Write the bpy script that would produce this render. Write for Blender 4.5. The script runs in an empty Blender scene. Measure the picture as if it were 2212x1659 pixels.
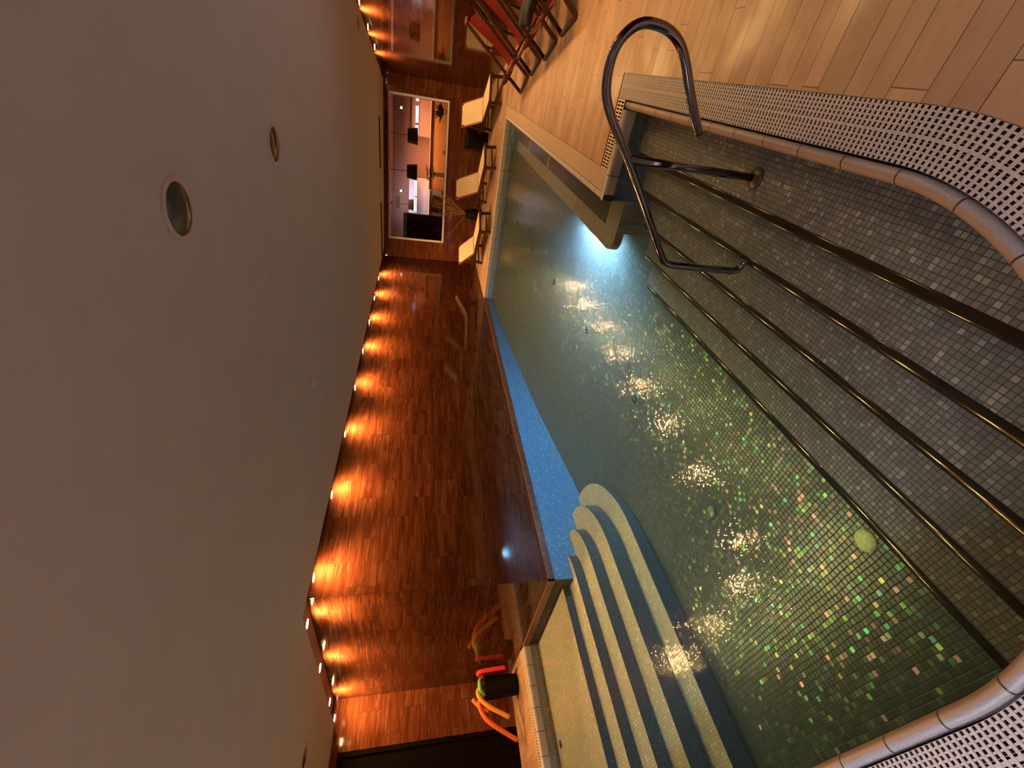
import bpy, bmesh, math, random
from mathutils import Vector, Matrix
random.seed(7)
PI = math.pi
S = bpy.context.scene
COL = S.collection

# ------------------------------------------------------------------ helpers
class MB:
    """collects polygons (with uv) and links them as one mesh object"""
    def __init__(s): s.v = []; s.f = []; s.uv = []; s.sm = []
    def face(s, pts, uv=None, smooth=False):
        b = len(s.v); s.v += [tuple(p) for p in pts]
        s.f.append(tuple(range(b, b + len(pts)))); s.uv.append(uv or [(p[0], p[1]) for p in pts]); s.sm.append(smooth)
    def hexa(s, p):      # 8 corners: bottom 0-3 ccw, top 4-7
        for q in ((3,2,1,0),(4,5,6,7),(0,1,5,4),(1,2,6,5),(2,3,7,6),(3,0,4,7)):
            s.face([p[i] for i in q])
    def box(s, x0, x1, y0, y1, z0, z1, M=None):
        p = [Vector(c) for c in ((x0,y0,z0),(x1,y0,z0),(x1,y1,z0),(x0,y1,z0),(x0,y0,z1),(x1,y0,z1),(x1,y1,z1),(x0,y1,z1))]
        if M is not None: p = [M @ q for q in p]
        s.hexa(p)
    def beam(s, a, b, w, t, up=(0,0,1)):
        a = Vector(a); b = Vector(b); d = (b - a).normalized(); u = Vector(up)
        if abs(d.dot(u)) > .98: u = Vector((1,0,0))
        r = d.cross(u).normalized() * (w/2); n = r.cross(d).normalized() * (t/2)
        s.hexa([a-r-n, a+r-n, b+r-n, b-r-n, a-r+n, a+r+n, b+r+n, b-r+n])
    def grid(s, rows, smooth=True, closed=False, uvf=None):
        """rows: list of equal-length point rows, joined by shared vertices"""
        b = len(s.v); n = len(rows[0])
        for r in rows: s.v += [tuple(p) for p in r]
        for i in range(len(rows)-1):
            for j in range(n if closed else n-1):
                k = (j+1) % n
                s.f.append((b+i*n+j, b+i*n+k, b+(i+1)*n+k, b+(i+1)*n+j)); s.sm.append(smooth)
                if uvf: s.uv.append([uvf(i,j), uvf(i,j+1), uvf(i+1,j+1), uvf(i+1,j)])
                else: s.uv.append([(0,0)]*4)
        return b, n
    def cap(s, b, n, row, flip=False):
        idx = [b+row*n+j for j in range(n)]
        s.f.append(tuple(idx[::-1] if flip else idx)); s.sm.append(False); s.uv.append([(0,0)]*n)
    def tube(s, path, r, seg=10, caps=True, rf=None):
        path = [Vector(p) for p in path]; rows = []
        t0 = (path[1]-path[0]).normalized(); ref = Vector((0,0,1)) if abs(t0.z) < .9 else Vector((1,0,0))
        u = t0.cross(ref).normalized()
        for i, p in enumerate(path):
            t = (path[min(i+1,len(path)-1)] - path[max(i-1,0)]).normalized()
            u = (u - t*u.dot(t)).normalized(); w = t.cross(u); rr = rf(i) if rf else r
            rows.append([p + (u*math.cos(a)+w*math.sin(a))*rr for a in [2*PI*k/seg for k in range(seg)]])
        b, n = s.grid(rows, True, True)
        if caps: s.cap(b, n, 0, True); s.cap(b, n, len(rows)-1)
    def lathe(s, prof, c=(0,0,0), seg=32, closed_bottom=False, closed_top=False):
        rows = [[(c[0]+r*math.cos(2*PI*k/seg), c[1]+r*math.sin(2*PI*k/seg), c[2]+z) for k in range(seg)] for r, z in prof]
        b, n = s.grid(rows, True, True)
        if closed_bottom: s.cap(b, n, 0, True)
        if closed_top: s.cap(b, n, len(rows)-1)
    def prism(s, poly, z0, z1):
        n = len(poly)
        s.face([(x,y,z1) for x,y in poly]); s.face([(x,y,z0) for x,y in poly[::-1]])
        for i in range(n):
            a = poly[i]; b = poly[(i+1)%n]; s.face([(a[0],a[1],z0),(b[0],b[1],z0),(b[0],b[1],z1),(a[0],a[1],z1)])
    def obj(s, name, mat, parent=None, tri=False):
        me = bpy.data.meshes.new(name); me.from_pydata(s.v, [], s.f); 
        l = me.uv_layers.new(name='UVMap'); k = 0
        for poly, uvs, sm in zip(me.polygons, s.uv, s.sm):
            poly.use_smooth = sm
            for li, c in zip(poly.loop_indices, uvs): l.data[li].uv = c
        if tri:
            bm = bmesh.new(); bm.from_mesh(me); bmesh.ops.triangulate(bm, faces=bm.faces[:]); bm.to_mesh(me); bm.free()
        me.materials.append(mat); me.update()
        o = bpy.data.objects.new(name, me); COL.objects.link(o)
        if parent is not None: o.parent = parent
        return o

def tag(o, label, cat, group=None, kind=None):
    o['label'] = label; o['category'] = cat
    if group: o['group'] = group
    if kind: o['kind'] = kind
    return o
def struct(o, label=None):
    o['kind'] = 'structure'
    if label: o['label'] = label
    return o
def thing(name, label, cat, loc=(0,0,0), rz=0, group=None):
    o = bpy.data.objects.new(name, None); COL.objects.link(o); o.location = loc; o.rotation_euler = (0,0,rz)
    o.empty_display_size = .1
    return tag(o, label, cat, group)
def dup(root, loc, rz, label, group=None):
    r = root.copy(); COL.objects.link(r); r.location = loc; r.rotation_euler = (0,0,rz); r['label'] = label
    if group: r['group'] = group
    for ch in list(root.children):
        c = ch.copy(); COL.objects.link(c); c.parent = r
        for g in list(ch.children):
            d = g.copy(); COL.objects.link(d); d.parent = c
    return r
def smooth_path(pts, n=6):
    pts = [Vector(p) for p in pts]; out = []
    for i in range(len(pts)-1):
        p0 = pts[max(i-1,0)]; p1 = pts[i]; p2 = pts[i+1]; p3 = pts[min(i+2,len(pts)-1)]
        for k in range(n):
            t = k/n
            out.append(.5*((2*p1)+(p2-p0)*t+(2*p0-5*p1+4*p2-p3)*t*t+(3*p1-p0-3*p2+p3)*t**3))
    return out + [pts[-1]]

# ------------------------------------------------------------------ materials
def mat(name):
    m = bpy.data.materials.new(name); m.use_nodes = True; nt = m.node_tree; nt.nodes.clear()
    out = nt.nodes.new('ShaderNodeOutputMaterial'); p = nt.nodes.new('ShaderNodeBsdfPrincipled')
    nt.links.new(p.outputs[0], out.inputs['Surface'])
    return m, nt, p, out
def N(nt, t, **kw):
    n = nt.nodes.new('ShaderNode'+t)
    for k, v in kw.items(): setattr(n, k, v)
    return n
def MATH(nt, op, a, b=None, c=None):
    n = N(nt, 'Math', operation=op)
    for i, x in enumerate((a, b, c)):
        if x is None: continue
        if isinstance(x, (int, float)): n.inputs[i].default_value = x
        else: nt.links.new(x, n.inputs[i])
    return n.outputs[0]
def MIX(nt, fac, a, b, blend='MIX'):
    n = N(nt, 'Mix', data_type='RGBA', blend_type=blend)
    for sock, x in ((n.inputs[0], fac), (n.inputs[6], a), (n.inputs[7], b)):
        if isinstance(x, (int, float)): sock.default_value = x
        elif isinstance(x, tuple): sock.default_value = (*x, 1) if len(x) == 3 else x
        else: nt.links.new(x, sock)
    return n.outputs[2]
def RAMP(nt, fac, stops):
    n = N(nt, 'ValToRGB'); e = n.color_ramp.elements
    while len(e) > 1: e.remove(e[-1])
    e[0].position = stops[0][0]; e[0].color = (*stops[0][1], 1)
    for p, c in stops[1:]:
        q = e.new(p); q.color = (*c, 1)
    nt.links.new(fac, n.inputs[0]); return n.outputs[0]
def COORD(nt, kind='Object', scale=(1,1,1), loc=(0,0,0), rot=(0,0,0)):
    t = N(nt, 'TexCoord'); m = N(nt, 'Mapping'); nt.links.new(t.outputs[kind], m.inputs[0])
    m.inputs['Scale'].default_value = scale; m.inputs['Location'].default_value = loc; m.inputs['Rotation'].default_value = rot
    return m.outputs[0]
def NOISE(nt, vec, scale, detail=3, rough=.5, dist=0):
    n = N(nt, 'TexNoise'); nt.links.new(vec, n.inputs['Vector'])
    n.inputs['Scale'].default_value = scale; n.inputs['Detail'].default_value = detail; n.inputs['Roughness'].default_value = rough; n.inputs['Distortion'].default_value = dist
    return n.outputs['Fac']
def BUMP(nt, p, h, strength, dist=.01, sock='Normal'):
    b = N(nt, 'Bump'); b.inputs['Strength'].default_value = strength; b.inputs['Distance'].default_value = dist
    nt.links.new(h, b.inputs['Height'])
    if p is not None: nt.links.new(b.outputs[0], p.inputs[sock])
    return b.outputs[0]
def simple(name, col, rough=.5, metal=0, spec=.5, var=.12, scale=30, bump=0):
    m, nt, p, o = mat(name)
    v = COORD(nt); n = NOISE(nt, v, scale, 3)
    d = tuple(c*(1-var) for c in col); l = tuple(min(1, c*(1+var)) for c in col)
    nt.links.new(RAMP(nt, n, [(.3, d), (.7, l)]), p.inputs['Base Color'])
    p.inputs['Roughness'].default_value = rough; p.inputs['Metallic'].default_value = metal; p.inputs['Specular IOR Level'].default_value = spec
    if bump: BUMP(nt, p, n, bump, .005)
    return m
def emit(name, col, strength):
    m, nt, p, o = mat(name); nt.nodes.remove(p)
    e = N(nt, 'Emission'); e.inputs[0].default_value = (*col, 1); e.inputs[1].default_value = strength
    nt.links.new(e.outputs[0], o.inputs['Surface']); return m

def make_marble():
    m, nt, p, o = mat('polished_stone')
    uv = COORD(nt, 'UV')
    br = N(nt, 'TexBrick', offset=.5); nt.links.new(uv, br.inputs['Vector'])
    br.inputs['Scale'].default_value = 1; br.inputs['Brick Width'].default_value = .61; br.inputs['Row Height'].default_value = .335
    br.inputs['Mortar Size'].default_value = .0025; br.inputs['Mortar Smooth'].default_value = .1; br.inputs['Bias'].default_value = 0
    br.inputs['Color1'].default_value = (0,0,0,1); br.inputs['Color2'].default_value = (1,1,1,1); br.inputs['Mortar'].default_value = (.5,.5,.5,1)
    sh = N(nt, 'VectorMath', operation='MULTIPLY_ADD'); nt.links.new(br.outputs['Color'], sh.inputs[0]); sh.inputs[1].default_value = (7,3,1); nt.links.new(uv, sh.inputs[2])
    mp = N(nt, 'Mapping'); nt.links.new(sh.outputs[0], mp.inputs[0]); mp.inputs['Scale'].default_value = (.9, 9, 1)
    n1 = NOISE(nt, mp.outputs[0], 1.5, 5, .62, .6)
    mp2 = N(nt, 'Mapping'); nt.links.new(sh.outputs[0], mp2.inputs[0]); mp2.inputs['Scale'].default_value = (2, 45, 1)
    n2 = NOISE(nt, mp2.outputs[0], 1.5, 3, .6, .4)
    c = RAMP(nt, n1, [(.25, (.05,.012,.0045)), (.45, (.095,.025,.0095)), (.58, (.135,.040,.015)), (.75, (.21,.072,.03))])
    c = MIX(nt, MATH(nt, 'MULTIPLY', RAMP(nt, n2, [(.58, (0,0,0)), (.66, (1,1,1))]), .45), c, (.34,.13,.06))
    tv = MATH(nt, 'MULTIPLY_ADD', br.outputs['Color'], .16, .9)
    c = MIX(nt, 1, c, N(nt,'CombineColor').outputs[0], 'MIX') if False else c
    mul = N(nt, 'VectorMath', operation='SCALE'); nt.links.new(c, mul.inputs[0]); nt.links.new(tv, mul.inputs['Scale'])
    c = MIX(nt, MATH(nt, 'MULTIPLY', br.outputs['Fac'], .75), mul.outputs[0], (.04,.012,.006))
    nt.links.new(c, p.inputs['Base Color'])
    p.inputs['Roughness'].default_value = .07; p.inputs['Specular IOR Level'].default_value = .42
    h = MATH(nt, 'ADD', MATH(nt, 'MULTIPLY', n1, .35), MATH(nt, 'MULTIPLY', br.outputs['Fac'], -1.0))
    BUMP(nt, p, h, .12, .004)
    return m
def make_planks():
    m, nt, p, o = mat('plank_tiles')
    t = COORD(nt)
    sp = N(nt, 'SeparateXYZ'); nt.links.new(t, sp.inputs[0])
    y2 = MATH(nt, 'MULTIPLY_ADD', MATH(nt, 'SINE', MATH(nt, 'MULTIPLY', sp.outputs[1], 2*PI/.339)), .017, sp.outputs[1])
    row = MATH(nt, 'FLOOR', MATH(nt, 'DIVIDE', y2, .113))
    wr = N(nt, 'TexWhiteNoise', noise_dimensions='1D'); nt.links.new(row, wr.inputs['W'])
    cb = N(nt, 'CombineXYZ'); nt.links.new(MATH(nt, 'MULTIPLY_ADD', wr.outputs['Value'], .75, sp.outputs[0]), cb.inputs[0]); nt.links.new(y2, cb.inputs[1])
    br = N(nt, 'TexBrick', offset=0, offset_frequency=2); nt.links.new(cb.outputs[0], br.inputs['Vector'])
    br.inputs['Scale'].default_value = 1; br.inputs['Brick Width'].default_value = .75; br.inputs['Row Height'].default_value = .113
    br.inputs['Mortar Size'].default_value = .0022; br.inputs['Mortar Smooth'].default_value = .2
    br.inputs['Color1'].default_value = (.36,.212,.138,1); br.inputs['Color2'].default_value = (.50,.312,.208,1); br.inputs['Mortar'].default_value = (.09,.045,.025,1)
    n = NOISE(nt, COORD(nt, scale=(1.2,5,1)), 3, 5, .65)
    c = MIX(nt, MATH(nt, 'MULTIPLY', RAMP(nt, n, [(.4, (0,0,0)), (.68, (1,1,1))]), .4), br.outputs['Color'], (.27,.15,.085))
    nt.links.new(c, p.inputs['Base Color'])
    w = NOISE(nt, COORD(nt), 2.2, 4, .6)     # damp patches
    nt.links.new(MATH(nt, 'MULTIPLY_ADD', RAMP(nt, w, [(.45, (0,0,0)), (.62, (1,1,1))]), -.22, .52), p.inputs['Roughness'])
    BUMP(nt, p, MATH(nt, 'ADD', MATH(nt,'MULTIPLY',br.outputs['Fac'],-1.0), MATH(nt, 'MULTIPLY', NOISE(nt, COORD(nt), 90, 2), .25)), .35, .003)
    return m
def make_mosaic(name, c1, c2, grout, glint=.0, uv=False, rough=.28):
    m, nt, p, o = mat(name)
    t = COORD(nt, 'UV' if uv else 'Object')
    wob = N(nt, 'TexNoise'); nt.links.new(t, wob.inputs['Vector']); wob.inputs['Scale'].default_value = 9; wob.inputs['Detail'].default_value = 2
    wv = N(nt, 'VectorMath', operation='MULTIPLY_ADD'); nt.links.new(wob.outputs['Color'], wv.inputs[0]); wv.inputs[1].default_value = (.012,.012,0); nt.links.new(t, wv.inputs[2])
    base = wv.outputs[0]
    sc = N(nt, 'VectorMath', operation='SCALE'); nt.links.new(base, sc.inputs[0]); sc.inputs['Scale'].default_value = 30 if glint > .1 else 40
    fl = N(nt, 'VectorMath', operation='FLOOR'); nt.links.new(sc.outputs[0], fl.inputs[0])
    fr = N(nt, 'VectorMath', operation='FRACTION'); nt.links.new(sc.outputs[0], fr.inputs[0])
    wn = N(nt, 'TexWhiteNoise', noise_dimensions='2D'); nt.links.new(fl.outputs[0], wn.inputs['Vector'])
    sp = N(nt, 'SeparateXYZ'); nt.links.new(fr.outputs[0], sp.inputs[0])
    ex = MATH(nt, 'ABSOLUTE', MATH(nt, 'SUBTRACT', sp.outputs[0], .5)); ey = MATH(nt, 'ABSOLUTE', MATH(nt, 'SUBTRACT', sp.outputs[1], .5))
    mx = MATH(nt, 'MAXIMUM', ex, ey)
    g = N(nt, 'MapRange', interpolation_type='SMOOTHSTEP'); nt.links.new(mx, g.inputs['Value']); g.inputs['From Min'].default_value = .38; g.inputs['From Max'].default_value = .46
    grt = g.outputs[0]
    mid = tuple((a+b)/2 for a, b in zip(c1, c2)); hi = tuple(min(1, b*1.7) for b in c2)
    c = RAMP(nt, wn.outputs['Value'], [(0, c1), (.5, mid), (.86, c2), (1, hi)])
    big = NOISE(nt, t, 1.3, 3)
    c = MIX(nt, MATH(nt, 'MULTIPLY', big, .35), c, c1)
    nt.links.new(MIX(nt, grt, c, grout), p.inputs['Base Color'])
    nt.links.new(MATH(nt, 'MULTIPLY_ADD', grt, .4, rough), p.inputs['Roughness'])
    if glint:
        # glass tiles: each lies at its own slight tilt and some carry an iridescent coat
        wc = N(nt, 'SeparateColor'); nt.links.new(wn.outputs['Color'], wc.inputs[0])
        coat = RAMP(nt, wc.outputs[0], [(0, (.9,.75,.2)), (.22, (.35,.9,.25)), (.42, (.15,.8,.5)), (.55, (.2,.75,.8)), (.7, (.95,.6,.45)), (.85, (.9,.4,.75)), (1, (.95,.8,.35))])
        sel = RAMP(nt, wc.outputs[1], [(1-glint-.02, (0,0,0)), (1-glint, (1,1,1))])
        sel = MATH(nt, 'MULTIPLY', sel, MATH(nt, 'SUBTRACT', 1, grt))
        gl = N(nt, 'BsdfGlossy'); nt.links.new(coat, gl.inputs['Color']); gl.inputs['Roughness'].default_value = .24
        geo = N(nt, 'NewGeometry')
        wn2 = N(nt, 'TexWhiteNoise', noise_dimensions='3D')
        ad = N(nt, 'VectorMath', operation='ADD'); nt.links.new(fl.outputs[0], ad.inputs[0]); ad.inputs[1].default_value = (17.3, 5.1, 3.7); nt.links.new(ad.outputs[0], wn2.inputs['Vector'])
        tv = N(nt, 'VectorMath', operation='SUBTRACT'); nt.links.new(wn2.outputs['Color'], tv.inputs[0]); tv.inputs[1].default_value = (.5,.5,.5)
        ta = N(nt, 'VectorMath', operation='MULTIPLY_ADD'); nt.links.new(tv.outputs[0], ta.inputs[0]); ta.inputs[1].default_value = (.26,.26,0); nt.links.new(geo.outputs['Normal'], ta.inputs[2])
        tn = N(nt, 'VectorMath', operation='NORMALIZE'); nt.links.new(ta.outputs[0], tn.inputs[0]); nt.links.new(tn.outputs[0], gl.inputs['Normal'])
        ms = N(nt, 'MixShader'); nt.links.new(MATH(nt, 'MULTIPLY', sel, .12), ms.inputs[0]); nt.links.new(p.outputs[0], ms.inputs[1]); nt.links.new(gl.outputs[0], ms.inputs[2])
        nt.links.new(ms.outputs[0], o.inputs['Surface'])
    BUMP(nt, p, MATH(nt, 'SUBTRACT', 1, grt), .4, .002)
    return m
def make_coping(name, grey, brown, edge, seam=.25):
    m, nt, p, o = mat(name)
    uv = COORD(nt, 'UV'); sp = N(nt, 'SeparateXYZ'); nt.links.new(uv, sp.inputs[0])
    f = MATH(nt, 'ABSOLUTE', MATH(nt, 'SUBTRACT', MATH(nt, 'FRACT', MATH(nt, 'DIVIDE', sp.outputs[0], seam)), .5))
    seamv = RAMP(nt, f, [(.483, (0,0,0)), (.49, (1,1,1))])
    n = NOISE(nt, COORD(nt), 22, 4, .6)
    v = MATH(nt, 'MULTIPLY_ADD', MATH(nt, 'SUBTRACT', n, .5), .02, sp.outputs[1])
    st = N(nt, 'MapRange'); nt.links.new(v, st.inputs['Value']); st.inputs['From Min'].default_value = edge-.004; st.inputs['From Max'].default_value = edge+.004
    gr = RAMP(nt, NOISE(nt, COORD(nt), 160, 2), [(.3, tuple(c*.85 for c in grey)), (.7, tuple(c*1.1 for c in grey))])
    c = MIX(nt, st.outputs[0], gr, brown)
    c = MIX(nt, seamv, c, (.03,.018,.012)); nt.links.new(c, p.inputs['Base Color'])
    p.inputs['Roughness'].default_value = .45
    BUMP(nt, p, MATH(nt, 'SUBTRACT', MATH(nt,'MULTIPLY', NOISE(nt, COORD(nt), 160, 2),.3), seamv), .4, .003)
    return m
def make_water():
    m, nt, p, o = mat('pool_water'); nt.nodes.remove(p)
    t = COORD(nt)
    h = MATH(nt, 'ADD', MATH(nt, 'MULTIPLY', NOISE(nt, t, 34, 2, .5, .3), 1.0), MATH(nt, 'MULTIPLY', NOISE(nt, t, 5, 2, .5), 2.0))
    b = BUMP(nt, None, h, 1.0, WATER_BUMP)
    fr = N(nt, 'Fresnel'); nt.links.new(b, fr.inputs['Normal'])
    geo = N(nt, 'NewGeometry'); nt.links.new(MATH(nt, 'MULTIPLY_ADD', geo.outputs['Backfacing'], 1/1.33-1.33, 1.33), fr.inputs[0])   # same reflectance from below as from above
    tr = N(nt, 'BsdfTransparent'); tr.inputs[0].default_value = (.93,.97,.95,1)
    gl = N(nt, 'BsdfGlossy'); gl.inputs['Roughness'].default_value = .022; nt.links.new(b, gl.inputs['Normal'])
    ms = N(nt, 'MixShader'); nt.links.new(fr.outputs[0], ms.inputs[0]); nt.links.new(tr.outputs[0], ms.inputs[1]); nt.links.new(gl.outputs[0], ms.inputs[2])
    nt.links.new(ms.outputs[0], o.inputs['Surface'])
    va = N(nt, 'VolumeAbsorption'); va.inputs[0].default_value = (.44,.84,.86,1); va.inputs[1].default_value = .44
    vs = N(nt, 'VolumeScatter'); vs.inputs[0].default_value = (.80,.95,1,1); vs.inputs[1].default_value = WATER_SCATTER; vs.inputs['Anisotropy'].default_value = .3
    ad = N(nt, 'AddShader'); nt.links.new(va.outputs[0], ad.inputs[0]); nt.links.new(vs.outputs[0], ad.inputs[1]); nt.links.new(ad.outputs[0], o.inputs['Volume'])
    return m
WATER_BUMP = .0017; WATER_SCATTER = .07

M_stone = make_marble()
M_plank = make_planks()
M_floor_mos = make_mosaic('grey_green_glass_mosaic', (.032,.043,.041), (.072,.092,.088), (.02,.026,.025), glint=.36)
M_wall_mos = make_mosaic('lamp_blue_mosaic', (.12,.27,.48), (.17,.37,.64), (.09,.20,.34), uv=True)  # the underwater lamp's blue is painted into this tile colour
M_step_mos = make_mosaic('brown_grey_mosaic', (.14,.117,.113), (.245,.21,.205), (.055,.044,.042), glint=0)
M_shelf_mos = make_mosaic('sand_mosaic', (.42,.36,.275), (.53,.455,.35), (.30,.25,.185))
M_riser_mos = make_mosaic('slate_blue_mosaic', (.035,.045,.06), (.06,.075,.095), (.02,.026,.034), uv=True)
M_bench_mos = make_mosaic('taupe_mosaic', (.17,.14,.11), (.27,.225,.18), (.12,.10,.075))
M_trim = simple('brown_stone_band', (.17,.075,.045), .3, var=.35, scale=14)
M_ceil = simple('ceiling_paint', (.545,.565,.60), .9, var=.03, scale=3)
M_ceilslot = simple('slot_paint', (.45,.25,.16), .8, var=.05)
M_cop = make_coping('bullnose_stone', (.31,.285,.295), (.34,.21,.14), .122)
M_cop_pale = make_coping('pale_edge_stone', (.46,.43,.45), (.30,.29,.31), .172)
M_grate = simple('grate_plastic', (.50,.43,.41), .45, var=.1, scale=60)
M_pale_grate = simple('pale_grate_plastic', (.60,.44,.33), .45, var=.1, scale=40)
M_black = simple('gutter_black', (.006,.005,.005), .7)
M_dark = simple('dark_recess', (.012,.009,.007), .5)
M_steel = simple('stainless_steel', (.25,.25,.26), .11, 1, var=.04, scale=8)
M_nose = simple('dark_glazed_nosing', (.045,.027,.013), .10, .75, var=.3, scale=25)
M_wood = simple('dark_stained_wood', (.055,.02,.011), .38, var=.4, scale=18)
M_wood2 = simple('reddish_wood', (.22,.07,.03), .4, var=.3, scale=18)
M_canvas = simple('cream_canvas', (.72,.56,.38), .85, var=.04, scale=8)
M_red = simple('red_canvas', (.12,.0012,.0012), .7, spec=.2, var=.06, scale=8)
M_white = simple('white_frame_paint', (.80,.74,.74), .4, var=.03)
M_blackplastic = simple('black_plastic', (.006,.006,.006), .6, spec=.15)
M_ring = simple('lamp_ring_white', (.62,.58,.56), .5, var=.03)
M_lens = simple('unlit_lamp_glass', (.06,.055,.045), .07, var=.1)
M_lampoff = simple('dark_recessed_lamp', (.05,.02,.012), .3)
M_detector = simple('detector_plastic', (.75,.73,.74), .4, var=.02)
M_door = simple('dark_door_wood', (.0035,.001,.0008), .6, spec=.06, var=.3)
M_twig = simple('dry_twig', (.36,.20,.09), .8, var=.3)
M_bulb = emit('warm_lamp_glow', (1, .60, .22), 850)

CEIL = 2.657; SOFF = 2.72; WATER = -.09
A13 = math.radians(13.6)
RD = Vector((math.sin(A13), -math.cos(A13), 0))     # along the right wall, away from the back corner
BD = Vector((math.cos(A13), math.sin(A13), 0))      # along the back wall, to the right
BN = Vector((-math.sin(A13), math.cos(A13), 0))     # through the back wall
BL = Vector((-4.87, 12.45, 0)); BR = BL + BD*4.45
FZ_Y = [-1, 2, 4, 5.6, 7, 8.5, 10.4]; FZ_Z = [-.93, -.90, -.76, -.54, -.42, -.30, -.22]
def pool_z(y):
    for i in range(len(FZ_Y)-1):
        if y <= FZ_Y[i+1]:
            t = (y-FZ_Y[i])/(FZ_Y[i+1]-FZ_Y[i]); return FZ_Z[i]+(FZ_Z[i+1]-FZ_Z[i])*max(0, t)
    return FZ_Z[-1]

# ------------------------------------------------------------------ room shell
def wall(name, a, b, z0, z1, thick, holes=(), m=None, u0=0):
    """a->b along the wall, the room is on the left of a->b; holes: (d0,d1,z0,z1)"""
    a = Vector(a); b = Vector(b); L = (b-a).length; d = (b-a).normalized(); n = Vector((d.y, -d.x, 0))
    mb = MB(); us = sorted({0, L, *[h[0] for h in holes], *[h[1] for h in holes]}); zs = sorted({z0, z1, *[h[2] for h in holes], *[h[3] for h in holes]})
    def P(u, z, t): return a + d*u + n*t + Vector((0,0,z))
    for i in range(len(us)-1):
        for j in range(len(zs)-1):
            u, v, z, w = us[i], us[i+1], zs[j], zs[j+1]
            if any(h[0] <= u and v <= h[1] and h[2] <= z and w <= h[3] for h in holes): continue
            uv = [(u+u0, z), (v+u0, z), (v+u0, w), (u+u0, w)]
            mb.face([P(u,z,0), P(v,z,0), P(v,w,0), P(u,w,0)], uv)
            mb.face([P(v,z,thick), P(u,z,thick), P(u,w,thick), P(v,w,thick)], uv)
    for h in holes:
        for (p, q) in (((h[0],h[2]),(h[1],h[2])), ((h[1],h[2]),(h[1],h[3])), ((h[1],h[3]),(h[0],h[3])), ((h[0],h[3]),(h[0],h[2]))):
            mb.face([P(*p,0), P(*p,thick), P(*q,thick), P(*q,0)], [p, p, q, q])
    mb.face([P(0,z1,0), P(L,z1,0), P(L,z1,thick), P(0,z1,thick)], [(0,0),(L,0),(L,thick),(0,thick)])
    return struct(mb.obj(name, m or M_stone))

TOP = 2.76
RWEND = BR + RD*19.2
wall('wall_left', (-4.87,2.5,0), BL, -.1, TOP, -.12) if False else None
# room on the left of a->b, so walk the room counter-clockwise
wall('wall_right', RWEND, BR, -.02, TOP, .12)
WIN = (.52, 4.04, 1.02, 2.53)
wb = wall('wall_back', BR, BL, -.02, TOP, .12, holes=[(4.45-WIN[1], 4.45-WIN[0], WIN[2], WIN[3])])
wall('wall_left', BL, (-4.87,2.5,0), -.02, TOP, .12, u0=.2)
wall('wall_alcove', (-4.87,2.5,0), (-7.95,2.5,0), -.02, TOP, .12, u0=.3)
wall('wall_side', (-7.95,2.5,0), (-7.95,-5,0), -.02, TOP, .12, holes=[(.64, 2.3, 0, 2.56)], u0=.1)
wall('wall_near', (-7.95,-5,0), RWEND, -.02, TOP, .12)

# ceiling slab that stops short of the walls, leaving the light slots
rin = lambda t, o: BR + RD*t - BD*o
c1 = rin(19.2, .18); c2 = rin(.2, .18); k = (-4.63 - (BL.x)) / BD.x
c3 = BL + BD*k - BN*.2
cp = [(-7.96,-5.01), (c1.x,c1.y), (c2.x,c2.y), (c3.x,c3.y), (-4.63,2.19), (-7.96,2.19)]
mb = MB(); mb.prism(cp, CEIL, CEIL+.02); struct(mb.obj('ceiling', M_ceil, tri=True), 'smooth pale ceiling above the pool')
o3 = rin(19.2, -.12); o2 = BR + BD*.12 + BN*.12; o1 = BL + BN*.12 - BD*.12
mb = MB(); mb.prism([(-8.07,-5.12), (o3.x,o3.y), (o2.x,o2.y), (o1.x,o1.y), (-4.99,2.62), (-8.07,2.62)], SOFF, SOFF+.03)
struct(mb.obj('ceiling_slot', M_ceilslot, tri=True), 'recessed ceiling strip that holds the downlights')
d1 = thing('door_1', 'tall dark door in the side wall past the noodle bin', 'door', (-7.99,1.03,0)); d1['kind'] = 'structure'
mb = MB(); mb.box(-.02,.02,-.83,.83,0,2.56); mb.obj('door_panel', M_door, d1)
mb = MB()
for y0, y1, z0, z1 in ((-.83,-.77,0,2.56), (.77,.83,0,2.56), (-.77,.77,2.5,2.56)): mb.box(.02,.04,y0,y1,z0,z1)
mb.obj('door_frame', M_door, d1)
mb = MB(); mb.tube([(.02,-.6,1.0),(.06,-.6,1.0),(.06,-.48,1.0)], .01, 8); mb.obj('handle', M_steel, d1)

# brown stone band between the walls and the water
mb = MB(); mb.box(-4.872,-4.845,2.475,10.1,-.085,.0); mb.box(-6.72,-4.845,2.473,2.50,-.085,.0)
struct(mb.obj('trim_2', M_trim), 'brown stone band at the foot of the walls, just above the water')

# ------------------------------------------------------------------ deck
def arc(cx, cy, r, a0, a1, n=24): return [(cx+r*math.cos(math.radians(a0+(a1-a0)*i/n)), cy+r*math.sin(math.radians(a0+(a1-a0)*i/n))) for i in range(n+1)]
CX, CY = -1.32, 1.41
GW = .185
mb = MB()
def flat(poly, z=0): mb.face([(x,y,z) for x, y in poly])
for poly in ([(CX+1.25+GW,CY),(5,CY),(5,4.18),(CX+1.25+GW,4.18)],
             [(-.59,4.18),(5,4.18),(5,10.1),(-.59,10.1)],
             [(-5.1,10.15),(-.88,10.15),(-.83,10.1),(5,10.1),(5,14.6),(-5.1,14.6)],
             [(CX, CY-1.25-GW),(-8.3,CY-1.25-GW),(-8.3,-5.2),(5,-5.2),(5,CY)] + arc(CX,CY,1.25+GW,0,-90)[0:25],
             [(-6.87,2.5),(-8.3,2.5),(-8.3,CY-1.25-GW),(-6.87,CY-1.25-GW)]):
    flat(poly)
fl = struct(mb.obj('floor', M_plank, tri=True), 'tan plank tiled pool deck')

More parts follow.
